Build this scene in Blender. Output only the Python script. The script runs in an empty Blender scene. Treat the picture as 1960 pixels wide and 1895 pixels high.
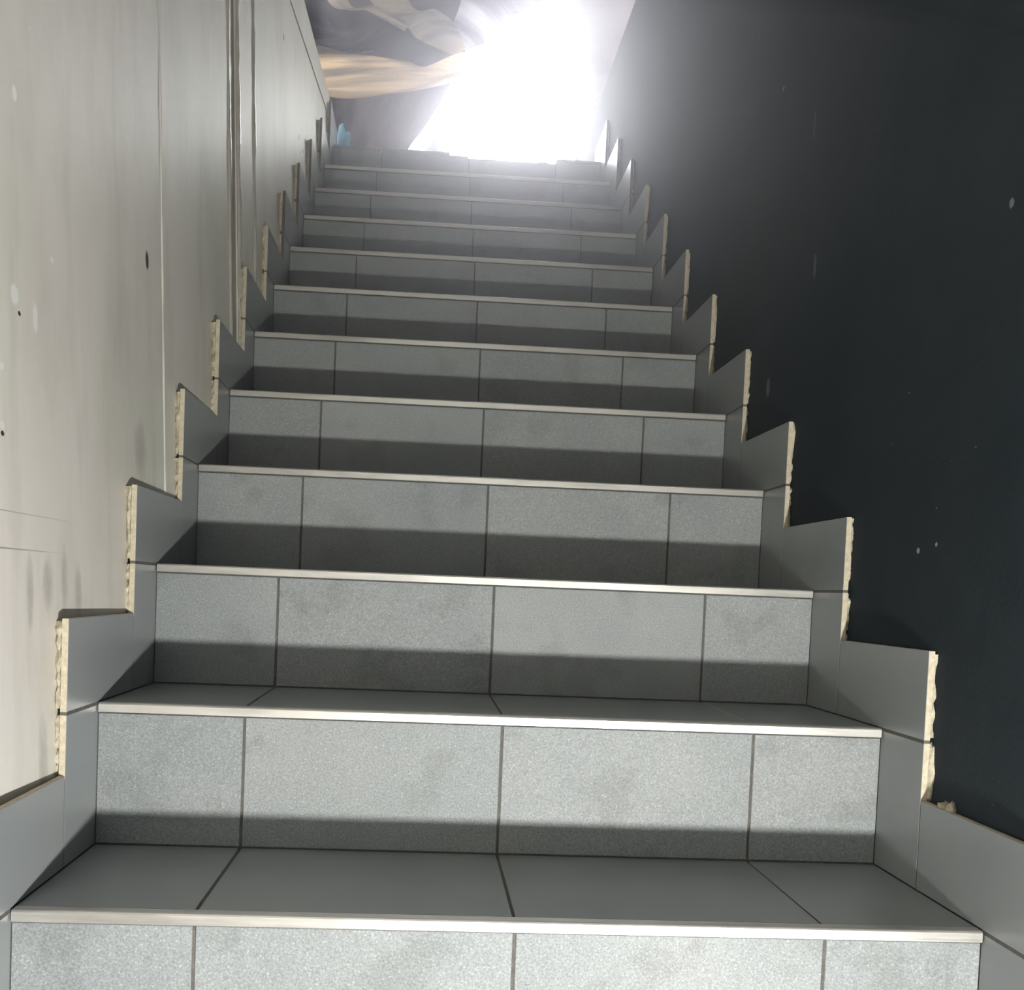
import bpy, bmesh, math, random
from mathutils import Matrix, Vector

random.seed(7)
S = bpy.context.scene
COL = S.collection

# ------------------------------------------------------------------ camera
cam_d = bpy.data.cameras.new('camera')
cam = bpy.data.objects.new('camera', cam_d)
COL.objects.link(cam)
RX = Vector((0.9979435567703976, -0.04984768918357789, 0.04029721309849668))
FW = Vector((0.051379146575207056, 0.9979595743276582, -0.03790608532891073))
UP = Vector((-0.03832545887072496, 0.039898570034735376, 0.9984684588466137))
CAM = Vector((-0.1008064920963313, -0.943605759335478, 0.3359087934681734))
mw = Matrix.Identity(4)
for i in range(3):
    mw[i][0], mw[i][1], mw[i][2], mw[i][3] = RX[i], UP[i], -FW[i], CAM[i]
cam.matrix_world = mw
cam_d.sensor_fit = 'HORIZONTAL'
cam_d.sensor_width = 36.0
cam_d.lens = 33.0123
cam_d.shift_x, cam_d.shift_y = 0.0402476, 0.1282105
cam_d.clip_start = 0.02
S.camera = cam

# ------------------------------------------------------------------ world, lights, exposure
S.view_settings.view_transform = 'Standard'
S.view_settings.look = 'None'
S.view_settings.gamma = 1.0
S.view_settings.use_curve_mapping = False
S.view_settings.exposure = 0.1
S.cycles.use_denoising = True
S.cycles.max_bounces = 4
S.cycles.diffuse_bounces = 3
S.cycles.glossy_bounces = 3
S.cycles.volume_bounces = 0
S.cycles.use_adaptive_sampling = True
S.cycles.adaptive_threshold = 0.12
S.cycles.adaptive_min_samples = 20
S.cycles.caustics_reflective = False
S.cycles.caustics_refractive = False
S.cycles.sample_clamp_indirect = 6.0

w = bpy.data.worlds.new('overcast_sky')
S.world = w
w.use_nodes = True
bg = w.node_tree.nodes['Background']
bg.inputs[0].default_value = (0.95, 0.96, 1.0, 1)
bg.inputs[1].default_value = 17.0
w.cycles.sampling_method = 'MANUAL'
w.cycles.sample_map_resolution = 64

pd = bpy.data.lights.new('window_portal', 'AREA')   # guides sky sampling through the opening, gives no light itself
pd.shape = 'RECTANGLE'
pd.size, pd.size_y = 2.9, 2.0
pd.cycles.is_portal = True
po = bpy.data.objects.new('window_portal', pd)
COL.objects.link(po)
po.location = (0, 4.80, 3.35)
po.rotation_euler = (math.radians(-90), 0, 0)

# hand lamp low down behind the camera: throws the hard shadows up the steps
LAMP = Vector((0.37, -1.21, -0.21))
ld = bpy.data.lights.new('hand_lamp', 'SPOT')
ld.energy = 124.0
ld.color = (1.0, 0.985, 0.94)
ld.shadow_soft_size = 0.031
ld.spot_size = math.radians(177)
ld.spot_blend = 1.0
lo = bpy.data.objects.new('hand_lamp', ld)
COL.objects.link(lo)
lo.location = LAMP
lo.rotation_euler = Vector((-0.58, 0.66, 0.48)).to_track_quat('-Z', 'Y').to_euler()

# weak unseen fill light, added behind the camera to lift the upper risers
ad = bpy.data.lights.new('fill_light', 'AREA')
ad.shape = 'RECTANGLE'
ad.size, ad.size_y = 0.6, 0.6
ad.energy = 7.0
ad.color = (1.0, 0.98, 0.93)
ao = bpy.data.objects.new('fill_light', ad)
COL.objects.link(ao)
ao.location = (0.1, -2.9, 1.75)
ao.rotation_euler = (Vector((0.0, 2.2, 1.5)) - ao.location).to_track_quat('-Z', 'Y').to_euler()

# ------------------------------------------------------------------ measures (metres)
R = 0.17875      # rise
T = 0.23855      # going
HS = 0.1067      # skirting height above a tread
DS = 0.100       # skirting reach in front of a riser
OH = 0.0044      # riser tile set back behind the metal edge
HW = 0.500       # half width between skirting faces
TH = 0.0075       # skirting tile thickness
JX = (-0.3194, 0.0058, 0.3318)
XR = 0.5120      # right wall plane
TOP = 11
ZT, YT = TOP * R, TOP * T
ZF = -2 * R      # lower floor
YB = -3.2        # wall behind the camera


def XL(y, z):    # left wall plane: leans back a little, follows the flight
    return -0.5115 + 0.030 * y - 0.040 * z


# ------------------------------------------------------------------ materials
def new_mat(name):
    m = bpy.data.materials.new(name)
    m.use_nodes = True
    nt = m.node_tree
    return m, nt, nt.nodes['Principled BSDF']


def nd(nt, typ, **kw):
    n = nt.nodes.new(typ)
    for k, v in kw.items():
        if k.startswith('i_'):
            n.inputs[k[2:].replace('_', ' ')].default_value = v
        else:
            setattr(n, k, v)
    return n


def ramp(nt, fac, stops):
    r = nt.nodes.new('ShaderNodeValToRGB')
    e = r.color_ramp.elements
    while len(e) < len(stops):
        e.new(0.5)
    for k, (p, c) in enumerate(stops):
        e[k].position = p
        e[k].color = c if len(c) == 4 else (*c, 1)
    nt.links.new(fac, r.inputs[0])
    return r.outputs[0]


def mix(nt, fac, a, b, mode='MIX'):
    n = nt.nodes.new('ShaderNodeMix')
    n.data_type = 'RGBA'
    n.blend_type = mode
    for sock, v in ((n.inputs[0], fac), (n.inputs[6], a), (n.inputs[7], b)):
        if hasattr(v, 'is_linked'):
            nt.links.new(v, sock)
        else:
            sock.default_value = v if not isinstance(v, tuple) or len(v) == 4 else (*v, 1)
    return n.outputs[2]


def objcoord(nt, offset=True, scale=None):
    tc = nt.nodes.new('ShaderNodeTexCoord')
    out = tc.outputs['Object']
    if scale is not None:
        mp = nd(nt, 'ShaderNodeMapping')
        mp.inputs['Scale'].default_value = scale
        nt.links.new(out, mp.inputs[0])
        out = mp.outputs[0]
    if offset:
        oi = nt.nodes.new('ShaderNodeObjectInfo')
        mul = nd(nt, 'ShaderNodeMath', operation='MULTIPLY')
        mul.inputs[1].default_value = 37.0
        nt.links.new(oi.outputs['Random'], mul.inputs[0])
        add = nd(nt, 'ShaderNodeVectorMath', operation='ADD')
        nt.links.new(out, add.inputs[0])
        nt.links.new(mul.outputs[0], add.inputs[1])
        out = add.outputs[0]
    return out


def noise(nt, vec, scale, detail=2.0, rough=0.5):
    n = nd(nt, 'ShaderNodeTexNoise')
    n.inputs['Scale'].default_value = scale
    n.inputs['Detail'].default_value = detail
    n.inputs['Roughness'].default_value = rough
    nt.links.new(vec, n.inputs['Vector'])
    return n.outputs[0]


def bump(nt, h, strength, dist, bsdf, prev=None):
    b = nd(nt, 'ShaderNodeBump')
    b.inputs['Strength'].default_value = strength
    b.inputs['Distance'].default_value = dist
    nt.links.new(h, b.inputs['Height'])
    if prev is not None:
        nt.links.new(prev, b.inputs['Normal'])
    nt.links.new(b.outputs[0], bsdf.inputs['Normal'])
    return b.outputs[0]


def mat_tile():
    m, nt, b = new_mat('grey_porcelain_tile')
    v = objcoord(nt)
    big = noise(nt, v, 6.0, 3.0)
    fine = noise(nt, v, 430.0, 2.0, 0.7)
    mid = noise(nt, v, 300.0, 3.0, 0.6)
    c = ramp(nt, big, [(0.3, (0.300, 0.322, 0.330)), (0.7, (0.350, 0.368, 0.370))])
    g = ramp(nt, fine, [(0.33, (0.74, 0.74, 0.74)), (0.52, (1, 1, 1)), (0.62, (1.05, 1.06, 1.06)), (0.72, (1.55, 1.58, 1.58))])
    c = mix(nt, 1.0, c, g, 'MULTIPLY')
    damp = ramp(nt, noise(nt, v, 11.0, 3.0, 0.55), [(0.56, (1, 1, 1)), (0.64, (0.88, 0.88, 0.87))])
    c = mix(nt, 1.0, c, damp, 'MULTIPLY')
    nt.links.new(c, b.inputs['Base Color'])
    rr = ramp(nt, mid, [(0.3, (0.38,) * 3), (0.7, (0.55,) * 3)])
    nt.links.new(rr, b.inputs['Roughness'])
    b.inputs['Specular IOR Level'].default_value = 0.16
    n1 = bump(nt, mid, 0.20, 0.0010, b)
    bump(nt, fine, 0.30, 0.0008, b, n1)
    return m


def mat_tile_side():      # smoother tile used for the skirting
    m, nt, b = new_mat('grey_skirting_tile')
    v = objcoord(nt)
    big = noise(nt, v, 7.0, 3.0)
    fine = noise(nt, v, 420.0, 2.0, 0.7)
    c = ramp(nt, big, [(0.3, (0.275, 0.295, 0.305)), (0.7, (0.315, 0.332, 0.335))])
    nt.links.new(c, b.inputs['Base Color'])
    b.inputs['Roughness'].default_value = 0.34
    b.inputs['Specular IOR Level'].default_value = 0.55
    bump(nt, fine, 0.10, 0.0006, b)
    return m


def mat_plain(name, col, rough=0.8, nscale=60.0, var=0.25, bs=0.4, bd=0.003, spec=0.3):
    m, nt, b = new_mat(name)
    v = objcoord(nt)
    n = noise(nt, v, nscale, 4.0, 0.6)
    lo_ = tuple(c * (1 - var) for c in col)
    hi_ = tuple(min(1.0, c * (1 + var)) for c in col)
    c = ramp(nt, n, [(0.3, lo_), (0.7, hi_)])
    nt.links.new(c, b.inputs['Base Color'])
    b.inputs['Roughness'].default_value = rough
    b.inputs['Specular IOR Level'].default_value = spec
    if bs:
        bump(nt, n, bs, bd, b)
    return m


def mat_metal():
    m, nt, b = new_mat('brushed_aluminium')
    v = objcoord(nt, True, (1.2, 300, 300))
    v2 = objcoord(nt, True, (5, 40, 40))
    n = noise(nt, v, 4.0, 3.0, 0.6)
    n2 = noise(nt, v2, 1.0, 4.0, 0.6)
    c = ramp(nt, n2, [(0.3, (0.46, 0.45, 0.42)), (0.5, (0.66, 0.64, 0.60)), (0.8, (0.72, 0.70, 0.66))])
    nt.links.new(c, b.inputs['Base Color'])
    b.inputs['Metallic'].default_value = 0.75
    rr = ramp(nt, n, [(0.3, (0.34,) * 3), (0.7, (0.5,) * 3)])
    nt.links.new(rr, b.inputs['Roughness'])
    bump(nt, n, 0.15, 0.0006, b)
    return m


def spot_mask(nt, vec, cy, cz, ry, rz, soft=0.35, jag=0.0, nsrc=None):
    """1 inside an ellipse on a wall, in metres of the wall's own y and z"""
    sep = nd(nt, 'ShaderNodeSeparateXYZ')
    nt.links.new(vec, sep.inputs[0])
    out = []
    for s, c, r in ((sep.outputs[1], cy, ry), (sep.outputs[2], cz, rz)):
        a = nd(nt, 'ShaderNodeMath', operation='SUBTRACT')
        nt.links.new(s, a.inputs[0])
        a.inputs[1].default_value = c
        d = nd(nt, 'ShaderNodeMath', operation='DIVIDE')
        nt.links.new(a.outputs[0], d.inputs[0])
        d.inputs[1].default_value = r
        q = nd(nt, 'ShaderNodeMath', operation='POWER')
        nt.links.new(d.outputs[0], q.inputs[0])
        q.inputs[1].default_value = 2.0
        out.append(q.outputs[0])
    ad_ = nd(nt, 'ShaderNodeMath', operation='ADD')
    nt.links.new(out[0], ad_.inputs[0])
    nt.links.new(out[1], ad_.inputs[1])
    res = ad_.outputs[0]
    if nsrc is not None:
        j = nd(nt, 'ShaderNodeMath', operation='MULTIPLY_ADD')
        nt.links.new(nsrc, j.inputs[0])
        j.inputs[1].default_value = jag
        j.inputs[2].default_value = -jag / 2
        k = nd(nt, 'ShaderNodeMath', operation='ADD')
        nt.links.new(res, k.inputs[0])
        nt.links.new(j.outputs[0], k.inputs[1])
        res = k.outputs[0]
    mr = nd(nt, 'ShaderNodeMapRange')
    mr.inputs[1].default_value = 1.0 - soft
    mr.inputs[2].default_value = 1.0
    mr.inputs[3].default_value = 1.0
    mr.inputs[4].default_value = 0.0
    nt.links.new(res, mr.inputs[0])
    return mr.outputs[0]


def mat_wall_left():
    m, nt, b = new_mat('worn_white_paint')
    v = objcoord(nt, False)
    stretch = objcoord(nt, False, (1, 1, 0.5))
    big = noise(nt, stretch, 5.0, 4.0, 0.6)
    streak = noise(nt, objcoord(nt, False, (1, 1, 0.12)), 26.0, 3.0, 0.6)
    tint = noise(nt, v, 2.3, 2.0)
    fine = noise(nt, v, 90.0, 4.0, 0.65)
    c = ramp(nt, big, [(0.28, (0.63, 0.62, 0.57)), (0.5, (0.74, 0.73, 0.685)), (0.75, (0.79, 0.785, 0.75))])
    t = ramp(nt, tint, [(0.35, (1.0, 0.95, 0.94)), (0.65, (0.98, 0.99, 0.94))])
    c = mix(nt, 1.0, c, t, 'MULTIPLY')
    s = ramp(nt, streak, [(0.30, (0.78, 0.77, 0.74)), (0.48, (1, 1, 1))])
    c = mix(nt, 0.35, c, s, 'MULTIPLY')
    # grubby smears low on the near boards
    for cy, cz, ry, rz in ((0.085, 0.315, 0.010, 0.050), (0.130, 0.325, 0.016, 0.035), (0.175, 0.330, 0.010, 0.045), (0.215, 0.315, 0.012, 0.040), (0.11, 0.12, 0.014, 0.07), (0.45, 0.52, 0.03, 0.05)):
        k = spot_mask(nt, v, cy, cz, ry, rz, 0.95, 1.0, fine)
        mm = nd(nt, 'ShaderNodeMath', operation='MULTIPLY')
        nt.links.new(k, mm.inputs[0])
        mm.inputs[1].default_value = 0.45
        c = mix(nt, mm.outputs[0], c, (0.30, 0.29, 0.25))
    # white filler dabs and a gouge
    for cy, cz, ry, rz in ((0.062, 0.622, 0.010, 0.012), (0.110, 0.612, 0.007, 0.018), (0.030, 0.542, 0.006, 0.005), (0.03, 0.483, 0.006, 0.005), (0.07, 0.83, 0.006, 0.009), (0.155, 0.69, 0.005, 0.004)):
        k = spot_mask(nt, v, cy, cz, ry, rz, 0.5, 1.2, fine)
        c = mix(nt, k, c, (0.82, 0.82, 0.78))
    for cy, cz, ry, rz in ((0.491, 0.806, 0.008, 0.016), (1.905, 1.652, 0.012, 0.008), (1.98, 1.646, 0.011, 0.007), (1.93, 1.62, 0.008, 0.006), (1.66, 1.80, 0.01, 0.01), (0.03, 0.475, 0.004, 0.003), (0.072, 0.606, 0.0035, 0.003)):
        k = spot_mask(nt, v, cy, cz, ry, rz, 0.5, 1.2, fine)
        c = mix(nt, k, c, (0.045, 0.042, 0.035))
    # pencil line
    for cz, y1 in ((0.360, 0.19), (0.398, 0.24)):
        k = spot_mask(nt, v, y1 - 0.35, cz, 0.35, 0.0013 if cz < .38 else 0.0009, 0.8)
        c = mix(nt, k, c, (0.25, 0.25, 0.25) if cz < .38 else (0.42, 0.42, 0.42))
    # small chips
    vo = nd(nt, 'ShaderNodeTexVoronoi')
    vo.inputs['Scale'].default_value = 34.0
    nt.links.new(v, vo.inputs['Vector'])
    chip = ramp(nt, vo.outputs['Distance'], [(0.04, (1, 1, 1)), (0.06, (0, 0, 0))])
    sel = ramp(nt, noise(nt, v, 5.5, 1.0), [(0.52, (0, 0, 0)), (0.56, (1, 1, 1))])
    chip = mix(nt, 1.0, chip, sel, 'MULTIPLY')
    c = mix(nt, chip, c, (0.80, 0.79, 0.74))
    nt.links.new(c, b.inputs['Base Color'])
    b.inputs['Roughness'].default_value = 0.46
    b.inputs['Specular IOR Level'].default_value = 0.36
    n1 = bump(nt, big, 0.25, 0.01, b)
    bump(nt, fine, 0.12, 0.002, b, n1)
    return m


def mat_wall_right():
    m, nt, b = new_mat('black_wall_paint')
    v = objcoord(nt, False)
    big = noise(nt, v, 3.0, 4.0, 0.6)
    fine = noise(nt, v, 120.0, 4.0, 0.65)
    c = ramp(nt, big, [(0.3, (0.028, 0.037, 0.045)), (0.7, (0.040, 0.051, 0.060))])
    vo = nd(nt, 'ShaderNodeTexVoronoi')
    vo.inputs['Scale'].default_value = 26.0
    nt.links.new(v, vo.inputs['Vector'])
    chip = ramp(nt, vo.outputs['Distance'], [(0.035, (1, 1, 1)), (0.05, (0, 0, 0))])
    sel = ramp(nt, noise(nt, v, 7.0, 1.0), [(0.58, (0, 0, 0)), (0.62, (1, 1, 1))])
    chip = mix(nt, 1.0, chip, sel, 'MULTIPLY')
    c = mix(nt, chip, c, (0.30, 0.30, 0.28))
    for cy, cz, ry, rz, a in ((0.200, 0.408, 0.004, 0.004, 1), (0.159, 0.414, 0.003, 0.003, 1), (0.757, 0.728, 0.010, 0.020, .35), (0.572, 0.885, 0.006, 0.022, .3), (0.604, 1.122, 0.006, 0.03, .12), (0.757, 1.263, 0.005, 0.006, .5), (0.05, 0.774, 0.005, 0.006, .5)):
        k = spot_mask(nt, v, cy, cz, ry, rz, 0.5, 1.4, fine)
        mm = nd(nt, 'ShaderNodeMath', operation='MULTIPLY')
        nt.links.new(k, mm.inputs[0])
        mm.inputs[1].default_value = a
        c = mix(nt, mm.outputs[0], c, (0.40, 0.40, 0.37))
    nt.links.new(c, b.inputs['Base Color'])
    b.inputs['Roughness'].default_value = 0.75
    b.inputs['Specular IOR Level'].default_value = 0.10
    n1 = bump(nt, big, 0.3, 0.01, b)
    bump(nt, fine, 0.25, 0.002, b, n1)
    return m


def mat_film(name, col, trans, tmix, rough=0.28, bscale=14.0, bstr=0.4, angle=0.0, col2=None, trans2=None, lohi=(0.42, 0.62), along=1.2, across=9.0):
    """thin plastic film, glossy, with soft highlights painted in as streaks of colour; some light comes through from behind"""
    m, nt, b = new_mat(name)
    v = objcoord(nt, False)
    r1 = nd(nt, 'ShaderNodeMapping')
    r1.inputs['Rotation'].default_value = (0, angle, 0)
    nt.links.new(v, r1.inputs[0])
    r2 = nd(nt, 'ShaderNodeMapping')
    r2.inputs['Scale'].default_value = (along, along, across)
    nt.links.new(r1.outputs[0], r2.inputs[0])
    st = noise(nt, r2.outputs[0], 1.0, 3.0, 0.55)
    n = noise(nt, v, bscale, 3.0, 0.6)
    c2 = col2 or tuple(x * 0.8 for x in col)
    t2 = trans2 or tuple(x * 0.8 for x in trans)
    nt.links.new(ramp(nt, st, [(lohi[0], col), (lohi[1], c2)]), b.inputs['Base Color'])  # streak colours carry the painted highlights
    b.inputs['Roughness'].default_value = rough
    n0 = bump(nt, st, 0.7, 0.05, b)
    nn = bump(nt, n, bstr, 0.02, b, n0)
    tr = nd(nt, 'ShaderNodeBsdfTranslucent')
    nt.links.new(ramp(nt, st, [(lohi[0], trans), (lohi[1], t2)]), tr.inputs[0])
    nt.links.new(nn, tr.inputs['Normal'])
    ms = nd(nt, 'ShaderNodeMixShader')
    ms.inputs[0].default_value = tmix
    out = nt.nodes['Material Output']
    nt.links.new(b.outputs[0], ms.inputs[1])
    nt.links.new(tr.outputs[0], ms.inputs[2])
    nt.links.new(ms.outputs[0], out.inputs[0])
    return m


M = dict(
    tile=mat_tile(), side=mat_tile_side(), metal=mat_metal(),
    body=mat_plain('cream_tile_body', (0.62, 0.55, 0.42), 0.85, 150.0, 0.18, 0.5, 0.002),
    body2=mat_plain('brown_tile_body', (0.15, 0.115, 0.10), 0.85, 150.0, 0.2, 0.5, 0.002),
    mortar=mat_plain('cream_tile_adhesive', (0.58, 0.53, 0.40), 0.9, 90.0, 0.3, 0.8, 0.004),
    grout=mat_plain('dark_grey_grout', (0.13, 0.127, 0.12), 0.9, 120.0, 0.25, 0.4, 0.002),
    wl=mat_wall_left(), wr=mat_wall_right(),
    strip=mat_plain('grey_gloss_joint', (0.36, 0.34, 0.30), 0.3, 14.0, 0.15, 0.3, 0.004, 0.5),
    caulk=mat_plain('glossy_cream_caulk', (0.52, 0.49, 0.44), 0.14, 22.0, 0.15, 0.5, 0.006, 0.6),
    plaster=mat_plain('white_plaster', (0.62, 0.60, 0.58), 0.8, 8.0, 0.08, 0.2, 0.004),
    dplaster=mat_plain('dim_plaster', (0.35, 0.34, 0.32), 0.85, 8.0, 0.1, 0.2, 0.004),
    screed=mat_plain('grey_screed', (0.20, 0.20, 0.20), 0.9, 30.0, 0.25, 0.6, 0.006),
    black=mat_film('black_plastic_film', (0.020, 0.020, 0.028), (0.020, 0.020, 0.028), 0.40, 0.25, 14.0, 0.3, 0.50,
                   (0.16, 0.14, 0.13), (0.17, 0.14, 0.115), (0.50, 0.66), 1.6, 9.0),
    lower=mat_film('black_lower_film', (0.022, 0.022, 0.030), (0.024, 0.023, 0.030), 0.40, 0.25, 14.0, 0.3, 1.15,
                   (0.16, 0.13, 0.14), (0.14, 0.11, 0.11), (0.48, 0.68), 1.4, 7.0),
    cream=mat_film('painted_highlight_film', (0.62, 0.56, 0.48), (0.85, 0.69, 0.50), 0.55, 0.3, 14.0, 0.3, 0.25,
                   (0.30, 0.27, 0.26), (0.16, 0.135, 0.12), (0.50, 0.70), 1.8, 12.0),  # pale colour stands in for light caught on the folds
    grey=mat_film('grey_translucent_film', (0.30, 0.29, 0.34), (0.20, 0.19, 0.23), 0.5, 0.28, 14.0, 0.4, -0.7,
                  (0.55, 0.54, 0.57), (0.55, 0.53, 0.57), (0.45, 0.62), 2.0, 14.0),
    white=mat_film('milky_translucent_film', (0.70, 0.68, 0.70), (0.27, 0.25, 0.27), 0.6, 0.4),
    blue=mat_plain('pale_blue_plastic', (0.20, 0.42, 0.62), 0.45, 30.0, 0.15, 0.4, 0.006),
)

# ------------------------------------------------------------------ builders
def link(name, me, parent=None):
    o = bpy.data.objects.new(name, me)
    COL.objects.link(o)
    if parent is not None:
        o.parent = parent
    return o


def mesh(name, vs, fs, mats, fm=None, smooth=False):
    me = bpy.data.meshes.new(name)
    me.from_pydata([tuple(v) for v in vs], [], fs)
    for m in mats:
        me.materials.append(m)
    if fm:
        for p, k in zip(me.polygons, fm):
            p.material_index = k
    if smooth:
        for p in me.polygons:
            p.use_smooth = True
    me.update()
    return me


BOXF = [(0, 1, 3, 2), (4, 6, 7, 5), (0, 4, 5, 1), (2, 3, 7, 6), (0, 2, 6, 4), (1, 5, 7, 3)]


def box_data(lo_, hi_):
    vs = [(x, y, z) for x in (lo_[0], hi_[0]) for y in (lo_[1], hi_[1]) for z in (lo_[2], hi_[2])]
    return vs, BOXF


def boxes(name, lst, mat, parent=None):
    vs, fs = [], []
    for lo_, hi_ in lst:
        v, f = box_data(lo_, hi_)
        n = len(vs)
        vs += v
        fs += [tuple(i + n for i in q) for q in f]
    return link(name, mesh(name, vs, fs, [mat]), parent)


def tag(o, label=None, cat=None, group=None, kind=None):
    for k, v in (('label', label), ('category', cat), ('group', group), ('kind', kind)):
        if v:
            o[k] = v
    return o


_cache = {}


def tile(name, lo_, hi_, axis, sign, face, body, parent, ch=0.0007):
    """a tile with a chamfered face towards sign*axis; alike tiles share a mesh"""
    d = tuple(round(hi_[i] - lo_[i], 5) for i in range(3))
    key = (d, axis, sign, face.name, body.name)
    if key not in _cache:
        a = [i for i in range(3) if i != axis]
        n0, n1 = (0.0, d[axis]) if sign > 0 else (d[axis], 0.0)
        nm = n1 - sign * ch
        vs = []
        for n, ins in ((n0, 0), (nm, 0), (n1, ch)):
            for u, v in ((0, 0), (1, 0), (1, 1), (0, 1)):
                p = [0, 0, 0]
                p[axis] = n
                p[a[0]] = ins if u == 0 else d[a[0]] - ins
                p[a[1]] = ins if v == 0 else d[a[1]] - ins
                vs.append(p)
        fs = [(0, 1, 2, 3), (8, 9, 10, 11)]
        fm = [1, 0]
        for k in range(4):
            q = (k + 1) % 4
            fs += [(k, q, q + 4, k + 4), (k + 4, q + 4, q + 8, k + 8)]
            fm += [1, 0]
        me = mesh(name, vs, fs, [face, body], fm)
        bm = bmesh.new()
        bm.from_mesh(me)
        bmesh.ops.recalc_face_normals(bm, faces=bm.faces)
        bm.to_mesh(me)
        bm.free()
        _cache[key] = me
    o = link(name, _cache[key], parent)
    o.location = lo_
    return o


# ------------------------------------------------------------------ the setting
def struct(o):
    o['kind'] = 'structure'
    return o


# floors
struct(boxes('floor', [((-0.75, YB, ZF - 0.1), (0.75, -T + OH + 0.002, ZF))], M['screed']))
struct(boxes('floor', [((-1.7, YT + 0.34, ZT - 0.16), (1.7, 4.75, ZT - 0.012)),
                       ((-1.7, 1.45, ZT - 0.16), (-0.66, YT + 0.34, ZT - 0.012)),
                       ((0.64, 1.45, ZT - 0.16), (1.7, YT + 0.34, ZT - 0.012))], M['screed']))
# ceilings
struct(boxes('ceiling', [((-0.75, YB, 2.28), (0.75, 1.50, 2.40))], M['dplaster']))
struct(boxes('ceiling', [((-1.8, 1.40, 4.6), (1.8, 4.85, 4.7))], M['plaster']))
# right wall of the flight, its top is a low kerb at the upper floor
struct(boxes('wall_right', [((XR, YB, ZF - 0.1), (0.64, 1.50, 2.28)), ((XR, 1.50, ZF - 0.1), (0.64, 4.60, 2.272))], M['wr']))
struct(boxes('wall_back', [((-0.75, YB - 0.1, ZF - 0.1), (0.75, YB, 2.4))], M['dplaster']))


# left wall: a core with boards on it
def wall_slab(name, y0, y1, z0, z1, off, thick, mat, parent=None, z1b=None, z0b=None):
    z1b = z1 if z1b is None else z1b
    z0b = z0 if z0b is None else z0b
    pts = [(y0, z0), (y1, z0b), (y1, z1b), (y0, z1)]
    vs = [(XL(y, z) + off, y, z) for y, z in pts] + [(XL(y, z) + off - thick, y, z) for y, z in pts]
    fs = [(0, 1, 2, 3), (7, 6, 5, 4)] + [((k + 1) % 4, k, k + 4, (k + 1) % 4 + 4) for k in range(4)]
    return link(name, mesh(name, vs, fs, [mat]), parent)


# core: high before the opening, a low kerb beyond it
core = [((YB, 1.50), 2.28), ((1.50, 2.60), 2.085), ((2.60, 2.79), ZT + 0.06)]
vs, fs = [], []
for (y0, y1), zt in core:
    n = len(vs)
    pts = [(y0, ZF - 0.1), (y1, ZF - 0.1), (y1, zt), (y0, zt)]
    vs += [(XL(y, z) - 0.006, y, z) for y, z in pts] + [(XL(y, z) - 0.136, y, z) for y, z in pts]
    fs += [tuple(i + n for i in q) for q in [(0, 1, 2, 3), (7, 6, 5, 4)] + [((k + 1) % 4, k, k + 4, (k + 1) % 4 + 4) for k in range(4)]]
wl = struct(link('wall_left', mesh('wall_left', vs, fs, [M['strip']])))

wall_slab('wall_panel', YB, 0.563, ZF - 0.05, 2.275, 0.0, 0.008, M['wl'], wl)
wall_slab('wall_panel', 0.566, 1.020, ZF - 0.05, 2.275, 0.0, 0.008, M['wl'], wl)
wall_slab('wall_panel', 1.100, 1.262, ZF - 0.05, 2.275, -0.0005, 0.0075, M['wl'], wl)
wall_slab('wall_panel', 1.266, 1.50, ZF - 0.05, 2.275, 0.0005, 0.0085, M['wl'], wl)
wall_slab('wall_panel', 1.50, 2.598, ZF - 0.05, 2.086, 0.0005, 0.0085, M['wl'], wl)
wall_slab('cap_board', 1.505, 2.60, 1.93, 2.092, 0.004, 0.018, M['wl'], wl, 2.118, 2.045)


def bead(y, z0, z1, r, seed, parent, mat, name='caulk_bead'):
    """a lumpy half-round bead of paint or caulk running up a joint"""
    rnd = random.Random(seed)
    n, k = 46, 7
    vs, fs = [], []
    for i in range(n + 1):
        z = z0 + (z1 - z0) * i / n
        rr = r * (0.75 + 0.5 * rnd.random())
        for j in range(k):
            a = math.pi * j / (k - 1)
            vs.append((XL(y, z) - 0.001 + math.sin(a) * rr * 0.9, y - math.cos(a) * rr, z))
    for i in range(n):
        for j in range(k - 1):
            a = i * k + j
            fs.append((a, a + 1, a + k + 1, a + k))
    return link(name, mesh(name, vs, fs, [mat], None, True), parent)


bead(0.5645, 0.40, 2.2, 0.0035, 1, wl, M['wl'])
bead(1.018, 0.70, 2.2, 0.006, 2, wl, M['caulk'])
bead(1.102, 0.75, 2.2, 0.007, 3, wl, M['caulk'])
bead(1.264, 0.90, 2.2, 0.006, 4, wl, M['caulk'])

# upper room
struct(boxes('wall_left', [((-1.8, 1.40, ZT - 0.16), (-1.7, 4.85, 4.6))], M['plaster']))
struct(boxes('wall_right', [((1.7, 1.40, ZT - 0.16), (1.8, 4.85, 4.6))], M['plaster']))
struct(boxes('wall_front', [((-1.7, 1.40, 2.28), (1.7, 1.50, 4.6))], M['plaster']))
wb = boxes('wall_back', [((-1.7, 4.75, ZT - 0.16), (1.7, 4.85, 2.35)), ((-1.7, 4.75, 4.35), (1.7, 4.85, 4.6)),
                         ((-1.7, 4.75, 2.35), (-1.45, 4.85, 4.35)), ((1.45, 4.75, 2.35), (1.7, 4.85, 4.35))], M['plaster'])
struct(wb)

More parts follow.
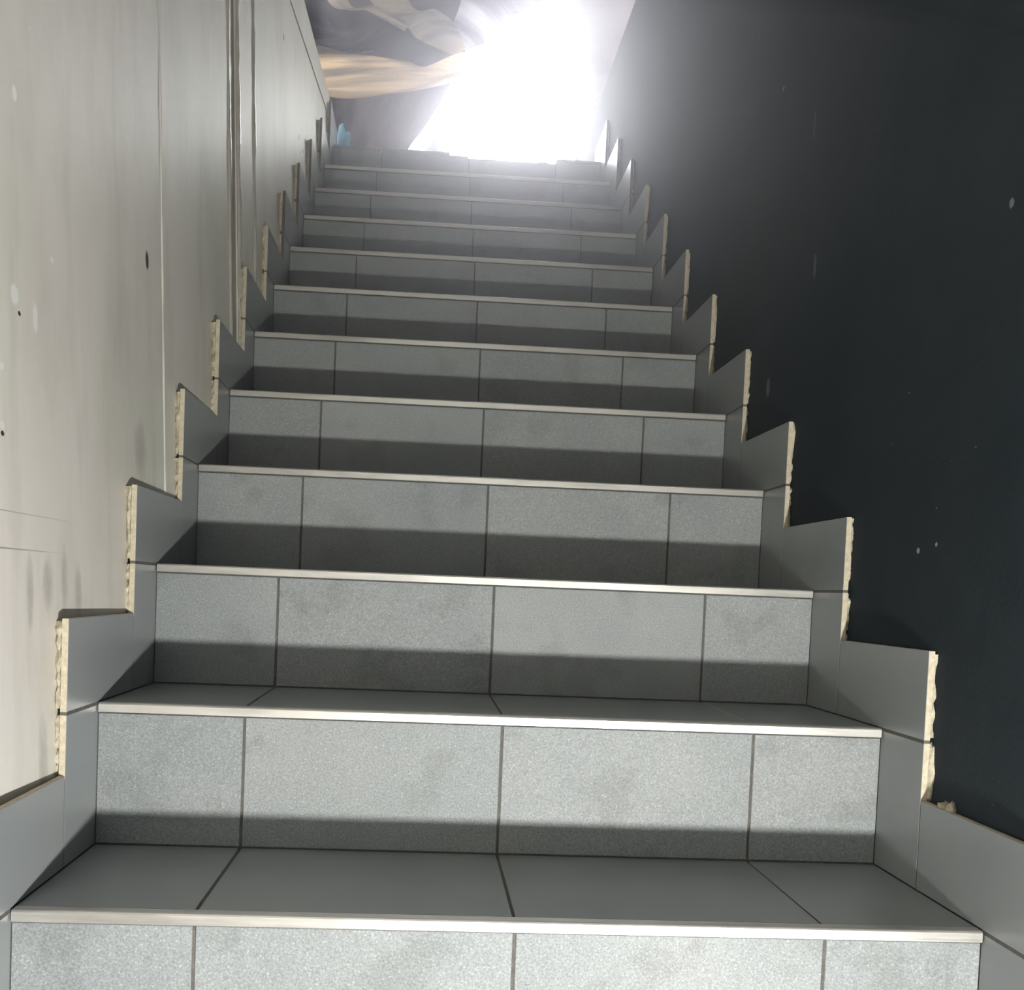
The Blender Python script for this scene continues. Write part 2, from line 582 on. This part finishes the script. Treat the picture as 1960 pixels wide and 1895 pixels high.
# ------------------------------------------------------------------ the staircase
stairs = tag(bpy.data.objects.new('staircase', None),
             'grey tiled staircase with bright metal edge strips climbing between the walls', 'staircase')
COL.objects.link(stairs)
XE = HW - 0.0006
CUTS = [-XE] + list(JX) + [XE]
NP = [(0.0, -0.0115), (0.0, -0.0018), (0.0009, -0.0004), (0.0022, 0.0003), (0.0125, 0.0003), (0.0125, -0.0012), (0.003, -0.0012), (0.003, -0.0115)]
n = len(NP)
nv = [(x, y, z) for x in (-XE + 0.001, XE - 0.001) for y, z in NP]
nf = [tuple(range(n)), tuple(range(2 * n - 1, n - 1, -1))] + [((k + 1) % n, k, k + n, (k + 1) % n + n) for k in range(n)]
NOSE = mesh('nosing_strip', nv, nf, [M['metal']])

for k in range(-1, TOP + 1):
    y0, z0 = k * T, k * R
    top = k == TOP
    depth = 0.34 if top else T
    zc = z0 - 0.0016 - (0.016 if top else 0)
    st = boxes('step', [((-HW - 0.008, y0 + OH + 0.0016, z0 - R - 0.05), (HW + 0.008, y0 + depth + 0.02, zc))], M['grout'], stairs)
    if not top:
        ns = link('nosing_strip', NOSE, st)
        ns.location = (0, y0, z0)
    for i in range(4):
        a, b = CUTS[i], CUTS[i + 1]
        if i > 0:
            a += 0.0018
        if i < 3:
            b -= 0.0018
        zt = z0 - 0.0135
        if top:
            zt = z0 - (0.010 if i in (0, 1, 3) else 0.020)
            if i == 1:
                zt = z0 - 0.010
        tile('riser_tile', (a, y0 + OH, z0 - R + 0.0015), (b, y0 + OH + 0.008, zt), 1, -1, M['tile'], M['body'], st)
        ya = y0 + 0.0135
        if not top:
            tile('tread_tile', (a, ya, z0 - 0.008), (b, y0 + T + OH - 0.0012, z0), 2, 1, M['side'], M['body'], st)
    if top:
        for a, b in ((-XE, JX[0] - 0.0018), (JX[0] + 0.0018, -0.066), (0.335, XE)):
            tile('tread_tile', (a, y0 + OH - 0.002, z0 - 0.0095), (b, y0 + 0.30, z0), 2, 1, M['side'], M['side'], st)
        # crumbs of adhesive where a tread tile is still missing
        rnd = random.Random(5)
        for cx, w_, h_ in ((0.285, 0.022, 0.016), (0.245, 0.012, 0.009), (-0.02, 0.02, 0.008), (0.08, 0.03, 0.006), (0.17, 0.02, 0.007)):
            v2, f2 = [(cx, y0 + 0.03, zc + h_)], []
            for ring, (rr, hh) in enumerate(((0.55, 0.85), (1.0, 0.45), (1.15, -0.05))):
                for j in range(8):
                    a = j * math.pi / 4
                    q = w_ * rr * (0.8 + 0.4 * rnd.random())
                    v2.append((cx + q * math.cos(a), y0 + 0.03 + q * 0.8 * math.sin(a), zc + h_ * hh * (0.8 + 0.4 * rnd.random())))
            for j in range(8):
                q = (j + 1) % 8
                f2.append((0, 1 + j, 1 + q))
                for ring in range(2):
                    f2.append((1 + ring * 8 + j, 9 + ring * 8 + j, 9 + ring * 8 + q, 1 + ring * 8 + q))
            link('adhesive_crumb', mesh('adhesive_crumb', v2, f2, [M['screed']], None, True), st)


# ------------------------------------------------------------------ skirting
def mortar(parent, side, y0, z0, z1, seed, wallx, bulge=0.0):
    """uneven adhesive squeezed out behind the front edge of a skirting tile"""
    rnd = random.Random(seed)
    n = 12
    vs, fs = [], []
    xt = side * (HW + TH - 0.0008)
    for i in range(n + 1):
        f = i / n
        z = z0 + (z1 - z0) * f
        env = math.sin(math.pi * min(1, max(0, f)))
        yf = y0 + 0.0015 + rnd.uniform(-0.0015, 0.0045)
        xo = side * (HW + TH + 0.002 + rnd.uniform(0.0, 0.0055) + bulge * env * 0.6)
        yo = yf + rnd.uniform(0.0, 0.002) - bulge * env
        xw = wallx(y0, z) + side * 0.002
        if abs(xw) < abs(xo):
            xw = xo
        vs += [(xt, yf, z), (xo, yo, z), (xw, yf + 0.006 + rnd.uniform(0, 0.006), z), (xw, yf + 0.03, z), (xt, yf + 0.03, z)]
    for i in range(n):
        a = i * 5
        for j in range(5):
            q = (j + 1) % 5
            fs.append((a + j, a + q, a + 5 + q, a + 5 + j))
    fs += [(0, 1, 2, 3, 4), tuple(n * 5 + j for j in (4, 3, 2, 1, 0))]
    link('adhesive', mesh('adhesive', vs, fs, [M['mortar']]), parent)


def skirting(side, name, wallx):
    root = struct(bpy.data.objects.new(name, None))
    COL.objects.link(root)
    rnd = random.Random(11 + side)
    for k in range(-1, TOP + 1):
        dz = rnd.uniform(-0.002, 0.002)
        x0, x1 = (HW, HW + TH) if side > 0 else (-HW - TH, -HW)
        g = 0.0007
        ya, yb = k * T - DS, (k + 1) * T - DS
        bd = M['body2'] if k >= (9 if side > 0 else 7) else M['body']
        a = tile('skirting_tile', (x0, ya + g, k * R + 0.0009), (x1, yb - g, k * R + HS + dz), 0, -side, M['side'], bd, root, 0.0004)
        b = tile('skirting_tile', (x0, k * T - DS + g, (k - 1) * R + 0.0009), (x1, k * T + OH, k * R - 0.0030), 0, -side, M['side'], bd, root, 0.0004)
        xa, xb = (HW + 0.0002, HW + TH) if side > 0 else (-HW - TH, -HW - 0.0002)
        boxes('grout_joint', [((xa, k * T - DS + 0.001, k * R - 0.0031), (xb, k * T + OH, k * R + 0.0010)),
                              ((xa, k * T - DS - 0.0009, (k - 1) * R), (xb, k * T - DS + 0.0009, (k - 1) * R + HS - 0.004))], M['grout'], root)
        # adhesive is modelled in place; parent keeps it with its tile
        for tl, z0, z1, sd in ((a, k * R + 0.004, k * R + HS - 0.003, k * 7 + side), (b, (k - 1) * R + HS + 0.001, k * R - 0.004, 50 + k * 7 + side)):
            bl = 0.007 if (side > 0 and k == 1 and tl is b) else 0.0
            hold = len(bpy.data.objects)
            mortar(tl, side, k * T - DS, z0, z1, sd, wallx, bl)
            o = tl.children[-1]
            o.matrix_parent_inverse = Matrix.Translation(tl.location).inverted()
    return root


br = skirting(1, 'baseboard_right', lambda y, z: XR)
bl_ = skirting(-1, 'baseboard_left', XL)


def lump(parent, c, r, seed, name='adhesive_lump', mat='mortar'):
    rnd = random.Random(seed)
    vs, fs = [], []
    K, L = 9, 6
    for i in range(L + 1):
        th = math.pi * i / L
        for j in range(K):
            a = 2 * math.pi * j / K
            q = rnd.uniform(0.72, 1.2)
            vs.append((c[0] + r[0] * q * math.sin(th) * math.cos(a), c[1] + r[1] * q * math.sin(th) * math.sin(a), c[2] + r[2] * q * math.cos(th)))
    for i in range(L):
        for j in range(K):
            q = (j + 1) % K
            fs.append((i * K + j, (i + 1) * K + j, (i + 1) * K + q, i * K + q))
    return link(name, mesh(name, vs, fs, [M[mat]], None, True), parent)


lump(br, (XR - 0.001, T - DS + 0.004, 0.142), (0.005, 0.011, 0.034), 3)
lump(br, (XR - 0.002, 0.105, HS + 0.001), (0.008, 0.010, 0.007), 4)
lump(br, (XR - 0.003, 0.088, HS + 0.002), (0.006, 0.006, 0.009), 5)


# ------------------------------------------------------------------ plastic sheets over the stair head
def at(x, y, Y):
    """point at depth Y seen at pixel (x, y) of the 1960 x 1895 photograph"""
    f = 1797.3375
    u, v = (x - 980 + 78.8853) / f, -(y - 947.5 - 251.2926) / f
    d = RX * u + FW + UP * v
    return CAM + d * ((Y - CAM.y) / d.y)


def cr(p, t):
    """Catmull-Rom through a list of vectors, t in 0..1"""
    m = len(p) - 1
    s = min(int(t * m), m - 1)
    f = t * m - s
    a, b, c, d = p[max(s - 1, 0)], p[s], p[s + 1], p[min(s + 2, m)]
    return 0.5 * ((2 * b) + (c - a) * f + (2 * a - 5 * b + 4 * c - d) * f * f + (3 * b - a - 3 * c + d) * f ** 3)


def sheet(name, rows, mat, parent=None, nu=40, nv=40, wr=0.006, seed=0):
    """a thin crumpled film through rows of measured points"""
    rnd = random.Random(seed)
    ph = [(rnd.uniform(3, 16), rnd.uniform(3, 16), rnd.uniform(0, 6.28)) for _ in range(6)]
    R_ = [[at(*p) for p in row] for row in rows]
    vs, fs = [], []
    for j in range(nv + 1):
        v = j / nv
        for i in range(nu + 1):
            u = i / nu
            q = cr([cr(row, u) for row in R_], v)
            q = q + Vector((0, sum(math.sin(a * u + b * v + c) for a, b, c in ph) * wr / 2.0, 0))
            vs.append(q)
    for j in range(nv):
        for i in range(nu):
            a = j * (nu + 1) + i
            fs.append((a, a + 1, a + nu + 2, a + nu + 1))
    o = link(name, mesh(name, vs, fs, [mat], None, True), parent)
    so = o.modifiers.new('thickness', 'SOLIDIFY')
    so.thickness = 0.0008
    return o


# big black sheet hanging from the ceiling, its lower edge gathered into a fold
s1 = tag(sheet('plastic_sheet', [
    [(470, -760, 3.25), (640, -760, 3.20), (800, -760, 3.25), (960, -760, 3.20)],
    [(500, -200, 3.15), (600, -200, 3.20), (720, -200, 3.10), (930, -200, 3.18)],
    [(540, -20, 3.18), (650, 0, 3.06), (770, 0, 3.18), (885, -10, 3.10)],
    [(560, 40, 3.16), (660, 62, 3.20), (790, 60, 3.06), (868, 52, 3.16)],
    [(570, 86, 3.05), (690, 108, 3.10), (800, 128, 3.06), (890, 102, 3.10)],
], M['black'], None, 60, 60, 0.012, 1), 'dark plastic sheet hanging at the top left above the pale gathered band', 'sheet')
sheet('highlight_fold', [  # pale strip: highlight along a fold, put in as lighter film
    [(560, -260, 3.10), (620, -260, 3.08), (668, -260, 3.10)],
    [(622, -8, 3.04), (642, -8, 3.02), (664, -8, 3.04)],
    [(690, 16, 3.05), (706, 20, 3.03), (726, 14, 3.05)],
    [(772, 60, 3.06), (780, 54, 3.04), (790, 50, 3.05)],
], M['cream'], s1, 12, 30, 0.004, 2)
sheet('highlight_fold', [  # second painted highlight, wider and nearer the glare
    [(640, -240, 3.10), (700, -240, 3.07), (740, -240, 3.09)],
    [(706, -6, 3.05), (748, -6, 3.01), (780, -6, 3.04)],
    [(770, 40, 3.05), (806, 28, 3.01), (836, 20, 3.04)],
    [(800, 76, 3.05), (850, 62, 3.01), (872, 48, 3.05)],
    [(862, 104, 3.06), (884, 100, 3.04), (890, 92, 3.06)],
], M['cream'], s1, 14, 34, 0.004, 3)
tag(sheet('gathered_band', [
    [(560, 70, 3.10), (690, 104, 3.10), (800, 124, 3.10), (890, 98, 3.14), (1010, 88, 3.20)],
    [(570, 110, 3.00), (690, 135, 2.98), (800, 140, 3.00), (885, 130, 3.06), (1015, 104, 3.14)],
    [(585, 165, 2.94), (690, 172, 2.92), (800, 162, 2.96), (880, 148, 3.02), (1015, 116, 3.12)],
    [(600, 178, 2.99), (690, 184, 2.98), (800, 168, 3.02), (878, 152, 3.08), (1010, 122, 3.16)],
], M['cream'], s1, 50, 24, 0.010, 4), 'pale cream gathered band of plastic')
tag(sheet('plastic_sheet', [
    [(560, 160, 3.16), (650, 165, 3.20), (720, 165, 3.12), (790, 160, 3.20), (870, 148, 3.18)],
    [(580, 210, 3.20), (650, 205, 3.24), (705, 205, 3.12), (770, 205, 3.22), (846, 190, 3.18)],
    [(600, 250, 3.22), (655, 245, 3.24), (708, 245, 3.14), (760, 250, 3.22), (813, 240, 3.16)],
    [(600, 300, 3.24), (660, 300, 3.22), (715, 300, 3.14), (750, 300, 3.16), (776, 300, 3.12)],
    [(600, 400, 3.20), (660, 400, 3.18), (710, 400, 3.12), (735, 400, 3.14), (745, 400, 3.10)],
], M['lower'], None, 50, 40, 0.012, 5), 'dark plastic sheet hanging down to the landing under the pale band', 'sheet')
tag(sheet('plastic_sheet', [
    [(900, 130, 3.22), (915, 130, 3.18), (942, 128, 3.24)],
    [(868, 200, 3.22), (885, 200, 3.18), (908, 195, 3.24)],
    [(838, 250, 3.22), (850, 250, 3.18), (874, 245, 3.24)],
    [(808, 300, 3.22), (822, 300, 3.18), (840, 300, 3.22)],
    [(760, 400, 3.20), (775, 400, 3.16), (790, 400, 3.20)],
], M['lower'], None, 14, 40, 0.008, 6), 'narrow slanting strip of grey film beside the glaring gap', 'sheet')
tag(sheet('plastic_sheet', [
    [(940, -760, 3.30), (1000, -760, 3.26), (1070, -760, 3.32)],
    [(880, -200, 3.26), (960, -200, 3.20), (1060, -200, 3.30)],
    [(872, -5, 3.24), (950, -5, 3.18), (1050, -5, 3.28)],
    [(850, 44, 3.24), (930, 40, 3.20), (1030, 22, 3.28)],
    [(884, 104, 3.22), (920, 84, 3.20), (1000, 50, 3.28)],
], M['grey'], None, 40, 50, 0.010, 7), 'light grey translucent film at the top edge, left of the glare', 'sheet')
tag(sheet('plastic_sheet', [
    [(1075, -760, 3.45), (1180, -760, 3.40), (1300, -760, 3.45)],
    [(1080, -200, 3.42), (1180, -200, 3.36), (1300, -200, 3.42)],
    [(1082, 0, 3.42), (1160, 0, 3.36), (1260, 0, 3.42)],
    [(1090, 140, 3.42), (1150, 140, 3.38), (1220, 140, 3.42)],
    [(1100, 300, 3.42), (1150, 300, 3.40), (1200, 300, 3.42)],
    [(1100, 400, 3.42), (1150, 400, 3.40), (1200, 400, 3.42)],
], M['white'], None, 30, 50, 0.010, 8), 'milky white film hanging right of the glare by the black wall', 'sheet')

# something pale blue lying on the landing by the left kerb
bb = lump(None, (-0.485, 2.83, ZT + 0.085), (0.030, 0.045, 0.085), 21, 'blue_bundle', 'blue')
tag(bb, 'small pale blue bundle on the landing at the left end', 'bundle')

# ------------------------------------------------------------------ haze added over the stairs to imitate lens bloom
m = bpy.data.materials.new('bloom_volume')
m.use_nodes = True
nt = m.node_tree
nt.nodes.remove(nt.nodes['Principled BSDF'])
vs_ = nt.nodes.new('ShaderNodeVolumeScatter')
vs_.inputs['Color'].default_value = (0.88, 0.86, 1.0, 1)
vs_.inputs['Density'].default_value = 0.20
vs_.inputs['Anisotropy'].default_value = 0.84
nt.links.new(vs_.outputs[0], nt.nodes['Material Output'].inputs['Volume'])


def haze_layer(name, top, y0, parent=None):
    """a slanting layer of added bloom haze over the flight, top metres above the nosings"""
    hz = [(y0, 0.749 * y0 - 0.20), (3.02, 1.97), (3.02, 0.749 * 3.02 + top - 0.12), (y0, 0.749 * y0 + top)]
    hv = [(x, y, z) for x in (-0.495, 0.495) for y, z in hz]
    hf = [(0, 1, 2, 3), (7, 6, 5, 4)] + [((k + 1) % 4, k, k + 4, (k + 1) % 4 + 4) for k in range(4)]
    me_ = mesh(name, hv, hf, [m])
    bm = bmesh.new()
    bm.from_mesh(me_)
    bmesh.ops.recalc_face_normals(bm, faces=bm.faces)
    bm.to_mesh(me_)
    bm.free()
    return link(name, me_, parent)


bloom = haze_layer('bloom_haze', 0.92, 0.0)
tag(bloom, 'thin pale haze added for lens bloom at the stair head', 'haze', None, 'stuff')
